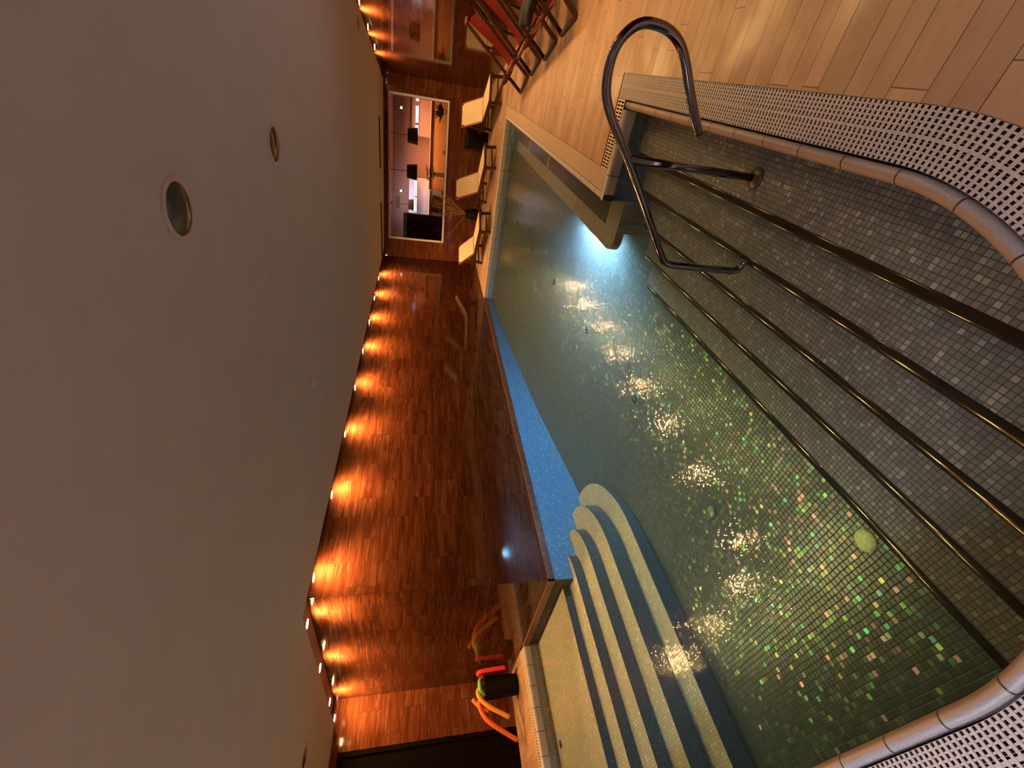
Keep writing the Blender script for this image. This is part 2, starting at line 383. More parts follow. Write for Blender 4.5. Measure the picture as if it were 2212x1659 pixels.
# ------------------------------------------------------------------ pool basin
OUT = [(-.12,3.94),(-.83,3.94),(-.83,10.1),(-4.87,10.1),(-4.87,2.5),(-6.66,2.5),(-6.66,.21),(CX,.21)] + arc(CX,CY,1.20,-90,0)[1:]
mb = MB(); n = len(OUT); u = 0
for i in range(n):
    a = Vector((*OUT[i],0)); b = Vector((*OUT[(i+1)%n],0)); L = (b-a).length
    mb.face([a+Vector((0,0,-.02)), b+Vector((0,0,-.02)), b+Vector((0,0,-1.1)), a+Vector((0,0,-1.1))], [(u,-.02),(u+L,-.02),(u+L,-1.1),(u,-1.1)]); u += L
M_wall_mos2 = make_mosaic('taupe_wall_mosaic', (.11,.10,.085), (.18,.165,.14), (.07,.062,.052), uv=True)
wp = struct(mb.obj('wall_pool', M_wall_mos), 'mosaic sides of the pool, lamp blue painted in along the long stone wall'); wp.data.materials.append(M_wall_mos2)
for p in wp.data.polygons:
    if p.index > 3 or p.index == 1: p.material_index = 1
mb = MB(); rows = []
for i in range(61):
    y = .1 + 10.2*i/60; rows.append([(x, y, pool_z(y)) for x in (-6.75,-5,-3,-1.5,-.05)])
mb.grid(rows); struct(mb.obj('floor_pool', M_floor_mos), 'grey green mosaic floor of the pool')

# water body
wo = [(x + (.01 if x > -.9 else -.01), y) for x, y in OUT]
mb = MB(); mb.prism(wo[::-1] if False else wo, -1.15, WATER)
M_water = make_water()
w = mb.obj('pool_water', M_water, tri=True); tag(w, 'greenish clear water filling the whole pool', 'water', kind='stuff')

# coping sweeps
def sweep(path, prof, name, material, label):
    """path: outer (deck) edge; the pool lies to the left of the walking direction"""
    path = [Vector((*p, 0)) for p in path]; rows = []; us = []; u = 0
    vs = [0]
    for a, b in zip(prof, prof[1:]): vs.append(vs[-1] + math.hypot(a[0]-b[0], a[1]-b[1]))
    for i, p in enumerate(path):
        if i: u += (p-path[i-1]).length
        t1 = (path[min(i+1,len(path)-1)]-p); t0 = (p-path[max(i-1,0)])
        t = (t1.normalized() if t1.length else Vector()) + (t0.normalized() if t0.length else Vector()); t.normalize()
        c = max(.5, t.dot((t1 if t1.length else t0).normalized())); nn = Vector((-t.y, t.x, 0)) / c
        rows.append([p + nn*o + Vector((0,0,z)) for o, z in prof]); us.append(u)
    mb = MB(); b, n = mb.grid(rows, True, False, uvf=lambda i, j: (us[i], vs[j])); mb.cap(b, n, 0); mb.cap(b, n, len(rows)-1, True)
    return tag(mb.obj(name, material), label, 'pool coping')
BULL = [(0,-.10),(0,-.004),(.006,.003),(.016,.007),(.028,.006),(.040,-.001),(.048,-.013),(.051,-.028),(.051,-.10)]
EDGE = [(0,-.10),(0,0),(.03,.004),(.042,.001),(.05,-.008),(.052,-.02),(.052,-.10)]
def dense(a, b, s=.05):
    a = Vector(a); b = Vector(b); n = max(1, int((b-a).length/s)); return [tuple(a+(b-a)*i/n) for i in range(n)]
near_path = dense((-6.64,.16), (CX,.16), .2) + arc(CX,CY,1.25,-90,0,40) + dense((CX+1.25,CY+.05), (CX+1.25,3.955), .1) + [(CX+1.25,3.955)]
sweep(near_path, BULL, 'pool_coping', M_cop, 'rounded stone pool edge that curves from the wide stairs round to the near end')
sweep([(-.125,3.99),(-.835,3.99)], EDGE, 'pool_coping', M_cop_pale, 'short pale pool edge behind the handrail at the end of the wide stairs')
sweep([(-.78,3.92),(-.78,10.13)], EDGE, 'pool_coping', M_cop_pale, 'long straight pool edge beside the deck that leads to the loungers')
sweep([(-.80,10.15),(-4.86,10.15)], EDGE, 'pool_coping', M_cop_pale, 'pale pool edge at the far end, in front of the loungers')
sweep([(-6.71,2.47),(-6.71,.16)], EDGE, 'pool_coping', M_cop_pale, 'pale pool edge in front of the noodle bin')

# overflow grates: real ribs and strips, so the holes are open
def grate(path, width, pitch, name, material, label, holes, trough=True, rib=.50):
    """path = edge next to the pool; the grate lies to the right of the walking direction"""
    path = [Vector((*p,0)) for p in path]
    pts = []; acc = 0; step = pitch
    for a, b in zip(path, path[1:]):
        L = (b-a).length; d = (b-a)/L; s = acc
        while s < L: pts.append((a+d*s, d)); s += step
        acc = s - L
    # smooth directions
    fr = []
    for i, (p, d) in enumerate(pts):
        q = (pts[min(i+1,len(pts)-1)][0]-pts[max(i-1,0)][0]).normalized(); fr.append((p, q, Vector((q.y,-q.x,0))))
    mb = MB()
    for p, d, n in fr:      # ribs across
        a = p + n*.002; b = p + n*(width-.002); h = d*(pitch*rib/2)
        z0, z1 = Vector((0,0,-.002)), Vector((0,0,.0015))
        mb.hexa([a-h+z0, a+h+z0, b+h+z0, b-h+z0, a-h+z1, a+h+z1, b+h+z1, b-h+z1])
    for o0, o1 in holes:    # solid strips between the hole rows
        rows = [[p+n*o0+Vector((0,0,-.002)), p+n*o0+Vector((0,0,.0)), p+n*o1+Vector((0,0,.0)), p+n*o1+Vector((0,0,-.002))] for p, d, n in fr]
        mb.grid(rows, False, True)
    g = tag(mb.obj(name, material), label, 'pool grate')
    if trough:
        mb = MB(); mb.grid([[p - n*.004 + Vector((0,0,-.05)), p + n*(width+.004) + Vector((0,0,-.05))] for p, d, n in fr], False)
        mb.grid([[p + n*(width+.003) + Vector((0,0,-.05)), p + n*(width+.003)] for p, d, n in fr], False)
        struct(mb.obj('trim_gutter', M_black), 'dark gutter under the overflow grate')
    return g
def strips(width, n, hole, mid=None):
    p = width/n; out = []
    for i in range(n+1):
        c = i*p; out.append((max(0.002,c-(p-hole)/2), min(width-.002,c+(p-hole)/2)))
    if mid: out.append((mid[0], mid[1]))
    return out
W = GW - .008
gp = list(reversed(near_path)); gp[0] = (CX+1.25, 4.17)
q0 = [(x, y) for x, y in gp if not (x < -4)]
off = .008
# start a hair away from the coping so that the dark joint shows
def shift(path, o):
    P = [Vector((*p,0)) for p in path]; out = []
    for i, p in enumerate(P):
        t = (P[min(i+1,len(P)-1)]-P[max(i-1,0)]).normalized(); out.append(tuple((p + Vector((-t.y,t.x,0))*o)[:2]))
    return out
def grate_left(path, *a, **k):   # mirror of grate for a grate on the left of the walking direction
    return grate(list(reversed(path)), *a, **k)
gpath = shift(list(reversed(q0)), -off)
grate(gpath, W, .0235, 'overflow_grate', M_grate, 'perforated overflow grate beside the wide stairs, curving round to the near end', strips(W, 11, .0105, (W*5/11-.004, W*6/11+.004)))
grate([(-.785,3.995),(-.07,3.995)][::-1], .17, .031, 'overflow_grate', M_pale_grate, 'short ribbed overflow grate behind the top of the handrail', [(.004,.016),(.078,.09),(.154,.166)]) if False else None
mbp = [(-.07,3.998),(-.60,3.998)]
grate(mbp, .16, .026, 'overflow_grate', M_pale_grate, 'short ribbed overflow grate behind the handrail', [(.002,.014),(.072,.088),(.146,.158)])
grate([(-.772,3.998),(-.772,10.1)], .18, .022, 'overflow_grate', M_pale_grate, 'long pale overflow grate along the deck that leads to the loungers', strips(.18, 9, .008))
grate([(-6.715,2.47),(-6.715,.16)], .15, .03, 'overflow_grate', M_pale_grate, 'narrow overflow grate in front of the noodle bin', [(.002,.05),(.10,.148)])

# ------------------------------------------------------------------ wide stairs on the right of the pool
st = thing('pool_stairs', 'wide submerged mosaic stairs under the handrail', 'pool stairs', (0,0,0))
TR = [(-.12,-.433,-.22),(-.433,-.72,-.35),(-.72,-1.009,-.48),(-1.009,-1.315,-.61),(-1.315,-1.615,-.74)]
for x1, x0, z in TR:
    mb = MB(); mb.box(x0, x1 + (.05 if x1 > -.2 else 0), .16, 3.94, -1.05, z); s = mb.obj('step', M_step_mos, st)
    # rounded glazed nosing
    mb = MB(); pr = [(.028,.0005)] + [(.024-.105*math.sin(math.radians(q)), .0045-.105*(1-math.cos(math.radians(q)))) for q in (0,3,6,9,12,15,18,21,24)] + [(-.022,-.012), (-.023,-.032)]
    mb.grid([[ (x0+a, y, z+b) for a, b in pr] for y in [.2+ (3.72/60)*i for i in range(61)]])
    nz = mb.obj('nosing', M_nose, s)

# ------------------------------------------------------------------ rounded steps from the shallow shelf on the left
rs = thing('pool_steps', 'rounded sandy mosaic steps leading down from the shallow shelf', 'pool steps', (0,0,0))
def step_out(X, R):
    return [(X,.16)] + [( -4.87 + (X+4.87)*math.cos(t), 2.5 + R*math.sin(t)) for t in [PI/2*i/20 for i in range(21)]] + [(-4.87,2.5), (-5.1,2.5) , (-5.1,.16)]
LST = [(-4.75,.29,-.324),(-4.45,.62,-.44),(-4.15,.92,-.573),(-3.85,1.2,-.747)]
for X, R, z in LST:
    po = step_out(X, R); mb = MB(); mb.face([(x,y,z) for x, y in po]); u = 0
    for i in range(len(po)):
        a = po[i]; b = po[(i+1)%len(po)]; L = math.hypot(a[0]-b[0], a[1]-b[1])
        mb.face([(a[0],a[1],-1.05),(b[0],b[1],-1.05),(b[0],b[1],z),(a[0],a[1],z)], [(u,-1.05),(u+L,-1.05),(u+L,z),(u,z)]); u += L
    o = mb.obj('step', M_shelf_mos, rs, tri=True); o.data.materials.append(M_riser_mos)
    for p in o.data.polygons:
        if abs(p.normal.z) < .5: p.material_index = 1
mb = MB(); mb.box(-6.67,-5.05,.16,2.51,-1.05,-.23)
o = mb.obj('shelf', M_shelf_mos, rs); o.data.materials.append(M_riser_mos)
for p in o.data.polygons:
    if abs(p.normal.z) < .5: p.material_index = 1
uvl = o.data.uv_layers[0]
for p in o.data.polygons:
    for li in p.loop_indices:
        v = o.data.vertices[o.data.loops[li].vertex_index].co; uvl.data[li].uv = (v.x+v.y, v.z) if abs(p.normal.z) < .5 else (v.x, v.y)

# ------------------------------------------------------------------ bench along the right pool wall
bn = thing('pool_bench', 'submerged bench along the straight side of the pool', 'pool bench', (0,0,0))
mb = MB()
y0, y1 = 3.98, 10.1
pts = [(-.82,y0),(-1.20,y0)] + arc(-1.20,y0+.12,.12,-90,-180,6)[1:] + [(-1.32,y1),(-.82,y1)]
mb.prism(pts[::-1], -.335, -.25); mb.obj('seat', M_bench_mos, bn, tri=True)  # overhang shaped to block the underwater lamp's upward light
mb = MB(); mb.prism([(-.82,y0+.08),(-1.15,y0+.08),(-1.15,y1),(-.82,y1)][::-1], -1.0, -.334); mb.obj('base', M_bench_mos, bn)
for a, b in ((9.9,8.62),(8.5,7.12),(7.0,4.3)):
    mb = MB(); mb.box(-1.13,-.88,b,a,-.252,-.246); mb.obj('jet_panel', M_dark, bn)

# ------------------------------------------------------------------ floor fittings
inl = thing('floor_inlet', 'small floor inlet nearest the rounded steps, with a greenish cap', 'floor inlet', (-2.776,1.916,-.901))
mb = MB(); mb.lathe([(.055,0),(.055,.008),(.04,.014),(.02,.02),(.001,.022)], seg=20); mb.obj('cap', simple('green_bronze', (.16,.20,.08), .3, var=.5, scale=40), inl)
mb = MB(); mb.lathe([(.062,-.01),(.062,.004),(.055,.004)], seg=20); mb.obj('collar', M_dark, inl)
base_in = None
for i, (x, y, z, lab) in enumerate([(-2.757,3.448,-.799,'second floor inlet in the row down the middle of the pool, beside a lamp reflection'),
        (-2.713,4.878,-.639,'dark floor inlet, third in the row down the middle of the pool'),
        (-2.627,6.211,-.488,'dark floor inlet, fourth in the row, in the blue glow'),
        (-2.59,7.52,-.378,'dark floor inlet, fifth in the row, beyond the blue glow'),
        (-2.497,8.734,-.289,'dark floor inlet farthest down the pool, close to the loungers')]):
    t = thing('floor_inlet', lab, 'floor inlet', (x,y,z), 0, 'floor inlets down the middle of the pool')
    for c in inl.children:
        d = c.copy(); COL.objects.link(d); d.parent = t
        if d.name.startswith('cap'):
            if base_in is None:
                base_in = c.data.copy(); base_in.materials.clear(); base_in.materials.append(M_dark)
            d.data = base_in
inl['group'] = 'floor inlets down the middle of the pool'
mb = MB(); mb.lathe([(.064,0),(.064,.006),(.056,.011),(.03,.013),(.001,.013)], (-1.826,1.028,-.912), 24)
tag(mb.obj('drain_cover', simple('pale_yellow_plastic', (.95,.90,.28), .4, var=.25, scale=60)), 'pale yellow round cover on the pool floor beside the wide stairs', 'drain cover')
t = thing('floor_inlet', 'lone dark inlet on the shallow shelf in front of the noodle bin', 'floor inlet', (-6.5,1.28,-.23))
for c in inl.children:
    d = c.copy(); COL.objects.link(d); d.parent = t
    if d.name.startswith('cap'): d.data = base_in
t.scale = (.7,.7,.8)

# ------------------------------------------------------------------ handrail
YR = 2.352
hp = smooth_path([(-.124,YR,.215),(-.035,YR,.285),(.057,YR,.352),(.150,YR,.415),(.212,YR,.475),(.248,YR,.555),(.252,YR,.655),(.218,YR,.722),(.150,YR,.768),(.06,YR,.778),(-.03,YR,.760),(-.115,YR,.708),(-.20,YR,.635),(-.30,YR,.547),(-.43,YR,.443),(-.56,YR,.340),(-.70,YR,.230),(-.775,YR,.168),(-.805,YR,.135),(-.818,YR,.09),(-.82,YR,.03),(-.82,YR,-.12),(-.82,YR,-.30),(-.818,YR,-.355),(-.802,YR,-.385),(-.77,YR,-.402),(-.722,YR,-.408)], 5)
hr = thing('handrail', 'bent stainless steel handrail rising out of the wide stairs', 'handrail', (0,0,0))
mb = MB(); mb.tube(hp, .0225, 20); mb.obj('rail', M_steel, hr)
mb = MB(); mb.tube([(-.283,YR,.55),(-.282,YR,.2),(-.281,YR,-.219)], .0215, 18); pst = mb.obj('post', M_steel, hr)
mb = MB(); mb.lathe([(.023,.03),(.030,.022),(.052,.014),(.058,.008),(.058,0)], (-.281,YR,-.22), 28); mb.obj('flange', simple('tarnished_brass', (.13,.09,.04), .35, .7, var=.3), pst)

# ------------------------------------------------------------------ ceiling fixtures
def ceiling_lamp(x, y, label, r=.118):
    t = thing('ceiling_lamp', label, 'ceiling lamp', (x,y,CEIL), 0, 'unlit ceiling lamps')
    mb = MB(); mb.lathe([(r+.017,0),(r+.016,-.006),(r+.006,-.011),(r-.004,-.010),(r-.006,-.001)], seg=48); mb.obj('rim', M_ring, t)
    mb = MB(); mb.lathe([(r-.005,-.002),(r*.8,-.005),(r*.4,-.008),(.001,-.009)], seg=40); mb.obj('lens', M_lens, t)
    return t
cl = ceiling_lamp(-.717, 2.158, 'large unlit round ceiling lamp nearest the camera')
dup(cl, (-.689,3.667,CEIL), 0, 'second unlit round ceiling lamp, beyond the nearest one')
dup(cl, (.188,8.79,CEIL), .3, 'far unlit ceiling lamp over the red deck chairs')
dup(cl, (-6.02,1.417,CEIL), 0, 'dark ceiling lamp over the shallow shelf by the noodle bin')
def detector(x, y, r, label):
    t = thing('smoke_detector', label, 'smoke detector', (x,y,CEIL), 0, 'white ceiling detectors')
    mb = MB(); mb.lathe([(r,0),(r,-.02),(r*.85,-.034)], seg=28); mb.obj('base', M_detector, t)
    mb = MB(); mb.lathe([(r*.85,-.033),(r*.5,-.045),(.001,-.048)], seg=28); mb.obj('dome', M_detector, t)
    return t
dt = detector(-2.795, 3.626, .06, 'white round detector on the ceiling over the middle of the pool')
dup(dt, (-2.684,8.265,CEIL), 0, 'white round detector on the ceiling towards the far end of the pool')
dup(dt, (-2.855,11.43,CEIL), 0, 'white round detector on the ceiling close to the big window')
def vent(a, b, label):
    a = Vector((*a,CEIL)); b = Vector((*b,CEIL)); c = (a+b)/2; t = thing('air_vent', label, 'air vent', c, math.atan2(b.y-a.y, b.x-a.x), 'slot vents near the big window')
    L = (b-a).length/2
    mb = MB(); mb.box(-L,L,-.05,.05,-.026,.0); mb.obj('slot', M_dark, t)
    mb = MB(); mb.box(-L-.02,L+.02,-.07,.07,-.005,0); mb.obj('frame', M_ceil, t)
vent((-1.34,11.78), (-2.39,11.68), 'thin dark slot vent in the ceiling above the right half of the big window')
vent((-3.19,11.60), (-4.55,11.49), 'thin dark slot vent in the ceiling towards the corner of the two stone walls')

# slot downlights
WARM = (1.0, .50, .17)
def spot(loc, energy, col=WARM, size=146, blend=1.0, dirv=(0,0,-1), rad=.03):
    l = bpy.data.lights.new('lamp_and_fill_spot', 'SPOT'); l.energy = energy; l.color = col; l.spot_size = math.radians(size); l.spot_blend = blend; l.shadow_soft_size = rad
    o = bpy.data.objects.new('lamp_and_fill_spot', l); COL.objects.link(o); o.location = loc  # shared by the downlights, the underwater lamp and the added fill spots
    o.rotation_euler = Vector(dirv).to_track_quat('-Z', 'Y').to_euler(); return o
dl0 = None
def downlight(p, label, group, energy, dirv=(0,0,-1)):
    global dl0
    if dl0 is None:
        dl0 = thing('downlight', label, 'downlight', (p[0],p[1],SOFF), 0, group)
        mb = MB(); mb.lathe([(.058,0),(.057,-.004),(.050,-.005),(.047,-.001)], seg=28); mb.obj('rim', M_ring, dl0)
        mb = MB(); mb.lathe([(.048,-.002),(.03,-.003),(.001,-.003)], seg=24); mb.obj('lens', M_bulb, dl0)
    else: dup(dl0, (p[0],p[1],SOFF), 0, label, group)
    spot((p[0],p[1],SOFF-.012), energy, dirv=dirv)
E_L, E_A, E_R = 170, 190, 70
names = ['farthest', 'second from the far corner', 'third from the far corner', 'fourth from the far corner', 'fifth from the far corner', 'sixth from the far corner', 'seventh from the far corner', 'nearest']
for y, nm in zip([11.11,9.94,8.76,7.56,6.36,5.16,3.98,2.80], names):
    downlight((-4.74,y), 'lit downlight above the long stone wall, %s' % nm, 'downlights along the long stone wall', E_L)
for x, lab in ((-5.17,'at the outer wall corner'), (-6.38,'in the middle of the three'), (-7.60,'above the noodle bin')):
    downlight((x,2.37), 'lit downlight over the shallow shelf, %s' % lab, 'downlights over the shallow shelf', E_A)
for i, tt in enumerate([1.60,2.82,4.04,5.25,6.45,7.65,8.85,10.05]):
    p = rin(tt, .09)
    lab = ['closest to the far corner','second from the far corner','third from the far corner'][i] if i < 3 else ['fourth from the far corner','fifth from the far corner','sixth from the far corner','seventh from the far corner','last of the row'][i-3]
    downlight((p.x,p.y), 'lit downlight above the stone wall by the red deck chairs, %s' % lab, 'downlights along the wall by the deck chairs', E_R)

# ------------------------------------------------------------------ window and the lounge behind it
def WM(d, dep, z=0): return BL + BD*d + BN*dep + Vector((0,0,z))
WROT = A13
wn = thing('window_1', 'wide white framed window in the back stone wall', 'window', WM(0,0), WROT); wn['kind'] = 'structure'
mb = MB(); f = .05; d0, d1_, z0, z1 = WIN
for a in ((d0-.02,d1_+.02,z0-.02,z0+f-.02), (d0-.02,d1_+.02,z1-f+.02,z1+.02)): mb.box(a[0],a[1],-.03,.06,a[2],a[3])
for a in ((d0-.02,d0+f-.02), (d1_-f+.02,d1_+.02)): mb.box(a[0],a[1],-.03,.06,z0+f-.02,z1-f+.02)
mb.obj('window_frame', M_white, wn)
mg, nt, p, o = mat('window_glass'); nt.nodes.remove(p)
fr = N(nt, 'Fresnel'); fr.inputs[0].default_value = 1.5; tr = N(nt, 'BsdfTransparent'); gl = N(nt, 'BsdfGlossy'); gl.inputs['Roughness'].default_value = .02
tr.inputs[0].default_value = (.95,.93,.95,1)
ms = N(nt, 'MixShader'); nt.links.new(fr.outputs[0], ms.inputs[0]); nt.links.new(tr.outputs[0], ms.inputs[1]); nt.links.new(gl.outputs[0], ms.inputs[2]); nt.links.new(ms.outputs[0], o.inputs['Surface'])
mb = MB(); mb.box(d0,d1_,.012,.018,z0,z1); mb.obj('pane', mg, wn)
M_lwall = simple('lounge_wall_paint', (.50,.30,.22), .8, var=.05)
M_lpanel = simple('lounge_pale_wall', (.66,.60,.66), .7, var=.03)
M_shade = simple('lampshade_brown', (.03,.012,.008), .7)
M_shade_g = simple('lampshade_grey', (.30,.26,.27), .7)
M_tube = emit('fluorescent_tube', (.72,.84,1), 4)
M_led = emit('warm_light_strip', (1,.42,.12), 5)
M_counter = simple('backlit_counter_front', (.80,.40,.16), .5, var=.12, scale=10)
def LT(name, label, cat, d, dep, z=0, group=None): return thing(name, label, cat, WM(d, dep, z), WROT, group)
# shell of the lounge
mb = MB(); Mx = Matrix.Translation(WM(0,0)) @ Matrix.Rotation(WROT, 4, 'Z')
for b in ((-.4,5.0,3.1,3.2,-.02,2.75), (-.5,-.4,.12,3.2,-.02,2.75), (5.0,5.1,.12,3.2,-.02,2.75)): mb.box(*b, Mx)
struct(mb.obj('wall_lounge', M_lwall), 'warm painted walls of the lounge behind the window')
mb = MB(); mb.box(-.5,5.1,.12,3.2,2.62,2.70,Mx); struct(mb.obj('ceiling_lounge', M_lwall), 'ceiling of the lounge behind the window')
mb = MB(); mb.box(-.5,5.1,.12,3.2,-.04,.004,Mx); struct(mb.obj('floor_lounge', M_door), 'dark floor of the lounge behind the window')
mb = MB(); mb.box(.92,2.22,2.62,2.70,1.2,2.08,Mx); tag(mb.obj('wall_panel', M_lpanel), 'pale lit wall panel behind the window', 'wall panel')
mb = MB(); mb.box(3.42,4.6,2.62,2.70,1.2,2.02,Mx); tag(mb.obj('wall_panel', simple('mauve_panel', (.42,.27,.27), .7)), 'mauve wall panel in the lounge near the red deck chairs', 'wall panel')
tb = None
for k, (a, b, lab) in enumerate([(1.66,2.14,'bright twin tube light behind the window, beside the middle lampshade'), (1.17,1.62,'bright twin tube light behind the window, on the pale panel'), (.90,1.12,'short twin tube light behind the window, next to the dark cabinet'),
        (4.34,4.44,'stub of a twin tube light at the window edge by the red deck chairs'), (3.76,4.23,'bright twin tube light behind the window, between the edge stub and the right lampshade'), (3.43,3.71,'short twin tube light behind the window, partly behind the right lampshade')]):
    t = LT('tube_light', lab, 'tube light', (a+b)/2, 2.5, 1.865, 'twin tube lights in the lounge'); L = (b-a)/2
    mb = MB(); mb.box(-L,L,.02,.06,-.045,.045); mb.obj('housing', M_shade_g, t)
    for s in (-1,1):
        mb = MB(); mb.tube([(-L+.01,0,s*.028),(L-.01,0,s*.028)], .014, 10); mb.obj('tube', M_tube, t)
ct = LT('bar_counter', 'orange backlit bar counter behind the window', 'counter', 3.1, 2.2)
mb = MB(); mb.box(-1.19,1.35,0,.35,0,1.42); mb.obj('body', M_counter, ct)
mb = MB(); mb.box(-1.19,1.35,-.03,.38,1.42,1.445); mb.obj('top', M_wood2, ct)
mb = MB(); mb.box(-1.19,1.35,-.028,-.008,1.425,1.45); mb.obj('light_strip', M_led, ct)
ct = LT('bar_counter', 'pale lilac counter behind the window, on the cabinet side', 'counter', 1.48, 2.2)
mb = MB(); mb.box(-.46,.41,0,.35,0,1.40); mb.obj('body', M_lpanel, ct)
mb = MB(); mb.box(-.46,.41,-.03,.38,1.40,1.425); mb.obj('top', M_lpanel, ct)
mb = MB(); mb.box(-.46,.41,-.028,-.008,1.41,1.43); mb.obj('light_strip', M_led, ct)
def pendant(d, dep, z0, z1, r0, r1, m, label):
    t = LT('pendant_lamp', label, 'pendant lamp', d, dep, 0, 'pendant lamps in the lounge')
    mb = MB(); mb.lathe([(r0,z0),(r1,z1),(.01,z1+.002)], seg=28); mb.obj('lamp_shade', m, t)
    mb = MB(); mb.tube([(0,0,z1),(0,0,2.62)], .008, 8); mb.obj('cord', M_blackplastic, t)
    mb = MB(); mb.lathe([(.04,2.62),(.04,2.6),(.001,2.595)], seg=14); mb.obj('ceiling_rose', M_blackplastic, t)
pendant(3.24, 1.0, 1.81, 2.09, .22, .18, M_shade, 'dark pendant lampshade behind the window, nearest the red deck chairs')
pendant(2.315, 1.0, 1.81, 2.10, .215, .18, M_shade, 'dark pendant lampshade in the middle of the window')
pendant(1.39, 2.0, 1.91, 2.07, .17, .15, M_shade_g, 'grey pendant lampshade behind the window, on the dark cabinet side')
mb = MB(); mb.box(1.25,1.62,1.75,1.85,2.34,2.51,Mx); tag(mb.obj('wall_speaker', M_shade_g), 'grey square speaker box high up behind the window', 'speaker')
for (d, z, lab) in ((3.958,2.27,'tiny bright lamp high behind the window, above the twin tubes by the deck chairs'), (1.768,2.259,'tiny bright lamp high behind the window, near the grey speaker box')):
    t = LT('spot_lamp', lab, 'spot lamp', d, 1.5, z)
    mb = MB(); mb.lathe([(.001,0),(.026,.006),(.03,.03),(.024,.05)], seg=16); mb.obj('bulb', emit('lounge_spot', (1,.85,.6), 14), t)
    mb = MB(); mb.tube([(0,0,.05),(0,0,2.62-z)], .006, 6); mb.obj('stem', M_blackplastic, t)
cb = LT('cabinet', 'tall black cabinet behind the window, towards the long stone wall', 'cabinet', .77, 1.2)
mb = MB(); mb.box(-.39,.39,0,.4,0,2.19); mb.obj('body', M_blackplastic, cb)
for s in (-1,1):
    mb = MB(); mb.box(min(s*.01,s*.38),max(s*.01,s*.38),-.02,0,.06,2.15); dd = mb.obj('door', M_blackplastic, cb)
    mb = MB(); mb.box(min(s*.03,s*.045),max(s*.03,s*.045),-.03,-.02,1.0,1.25); mb.obj('handle', M_steel, dd)
sl = LT('window_ledge', 'dark ledge running along the bottom of the window inside the lounge', 'ledge', 2.3, .14)
mb = MB(); mb.box(-1.85,1.8,0,.6,.98,1.03); mb.obj('shelf', M_blackplastic, sl)
for s in (-1.7,0,1.7):
    mb = MB(); mb.box(s-.03,s+.03,.05,.5,0,.98); mb.obj('leg', M_blackplastic, sl)
va = LT('flower_vase', 'white vase with dark red flowers on the window ledge', 'vase', 2.315, .55, 1.03)
mb = MB(); mb.lathe([(.045,0),(.06,.02),(.05,.12),(.055,.24),(.05,.25)], seg=20, closed_bottom=True); mb.obj('vase', M_white, va)
rng = random.Random(3)
M_flower = simple('dark_red_petal', (.10,.02,.02), .6, var=.4)
mb = MB(); mf = MB()
for i in range(22):
    a = rng.uniform(0,2*PI); r = rng.uniform(.03,.18); z = rng.uniform(.27,.5); p = (r*math.cos(a), r*.5*math.sin(a), z)
    mb = MB(); mb.tube([(0,0,.2),(p[0]*.5,p[1]*.5,.2+(z-.2)*.6),p], .004, 5); mb.obj('stem', M_twig, va)
    mf = MB()
    for q in range(5):
        b = 2*PI*q/5+a; c = Vector(p); e = Vector((math.cos(b),.5*math.sin(b),.4))*.035
        mf.face([c, c+e+Vector((0,.012,.012)), c+e*1.6, c+e+Vector((0,-.012,-.012))])
    mf.obj('flower', M_flower, va)
pl = LT('potted_plant', 'spiky dark leaved plant in a pot on the window ledge by the deck chairs', 'plant', 3.87, .45, 1.03)
mb = MB(); mb.lathe([(.05,0),(.065,.09),(.06,.1)], seg=18, closed_bottom=True); mb.obj('pot', M_white, pl)
mb = MB()
for i in range(26):
    a = rng.uniform(0,2*PI); L = rng.uniform(.22,.48); e = rng.uniform(.5,1.3); dv = Vector((math.cos(a)*math.cos(e), .4*math.sin(a)*math.cos(e), math.sin(e)))
    s = Vector((-dv.z*.02, 0, dv.x*.02)); p0 = Vector((0,0,.08)); p1 = p0+dv*L*.5; p2 = p0+dv*L - Vector((0,0,.05))
    mb.face([p0-s*.5,p0+s*.5,p1+s,p1-s]); mb.face([p1-s,p1+s,p2])
mb.obj('leaves', simple('dark_leaf', (.02,.02,.012), .6), pl)
for d, lab in ((2.89,'small white cup on the window ledge between the vase and the deck chair side'), (1.83,'small white cup on the window ledge beside the bare twigs')):
    t = LT('cup', lab, 'cup', d, .45, 1.03); mb = MB(); mb.lathe([(.03,0),(.05,.07),(.046,.07),(.028,.006)], seg=18, closed_bottom=True); mb.obj('bowl', M_white, t)
    mb = MB(); mb.tube(smooth_path([(.045,0,.055),(.075,0,.05),(.07,0,.025),(.038,0,.02)]), .005, 6); mb.obj('handle', M_white, t)
ch = LT('lounge_chair', 'brown armchair back behind the window, beside the black cabinet', 'chair', 1.47, 1.72)
mb = MB(); mb.beam((-.12,0,.5),(.05,.05,1.35),.5,.06,(0,1,0)); mb.obj('backrest', M_wood2, ch)
mb = MB(); mb.box(-.05,.45,-.25,.25,.42,.5); mb.obj('seat', M_wood2, ch)
for sx in (-.03,.42):
    for sy in (-.22,.22):
        mb = MB(); mb.box(sx-.02,sx+.02,sy-.02,sy+.02,0,.42); mb.obj('leg', M_wood, ch)

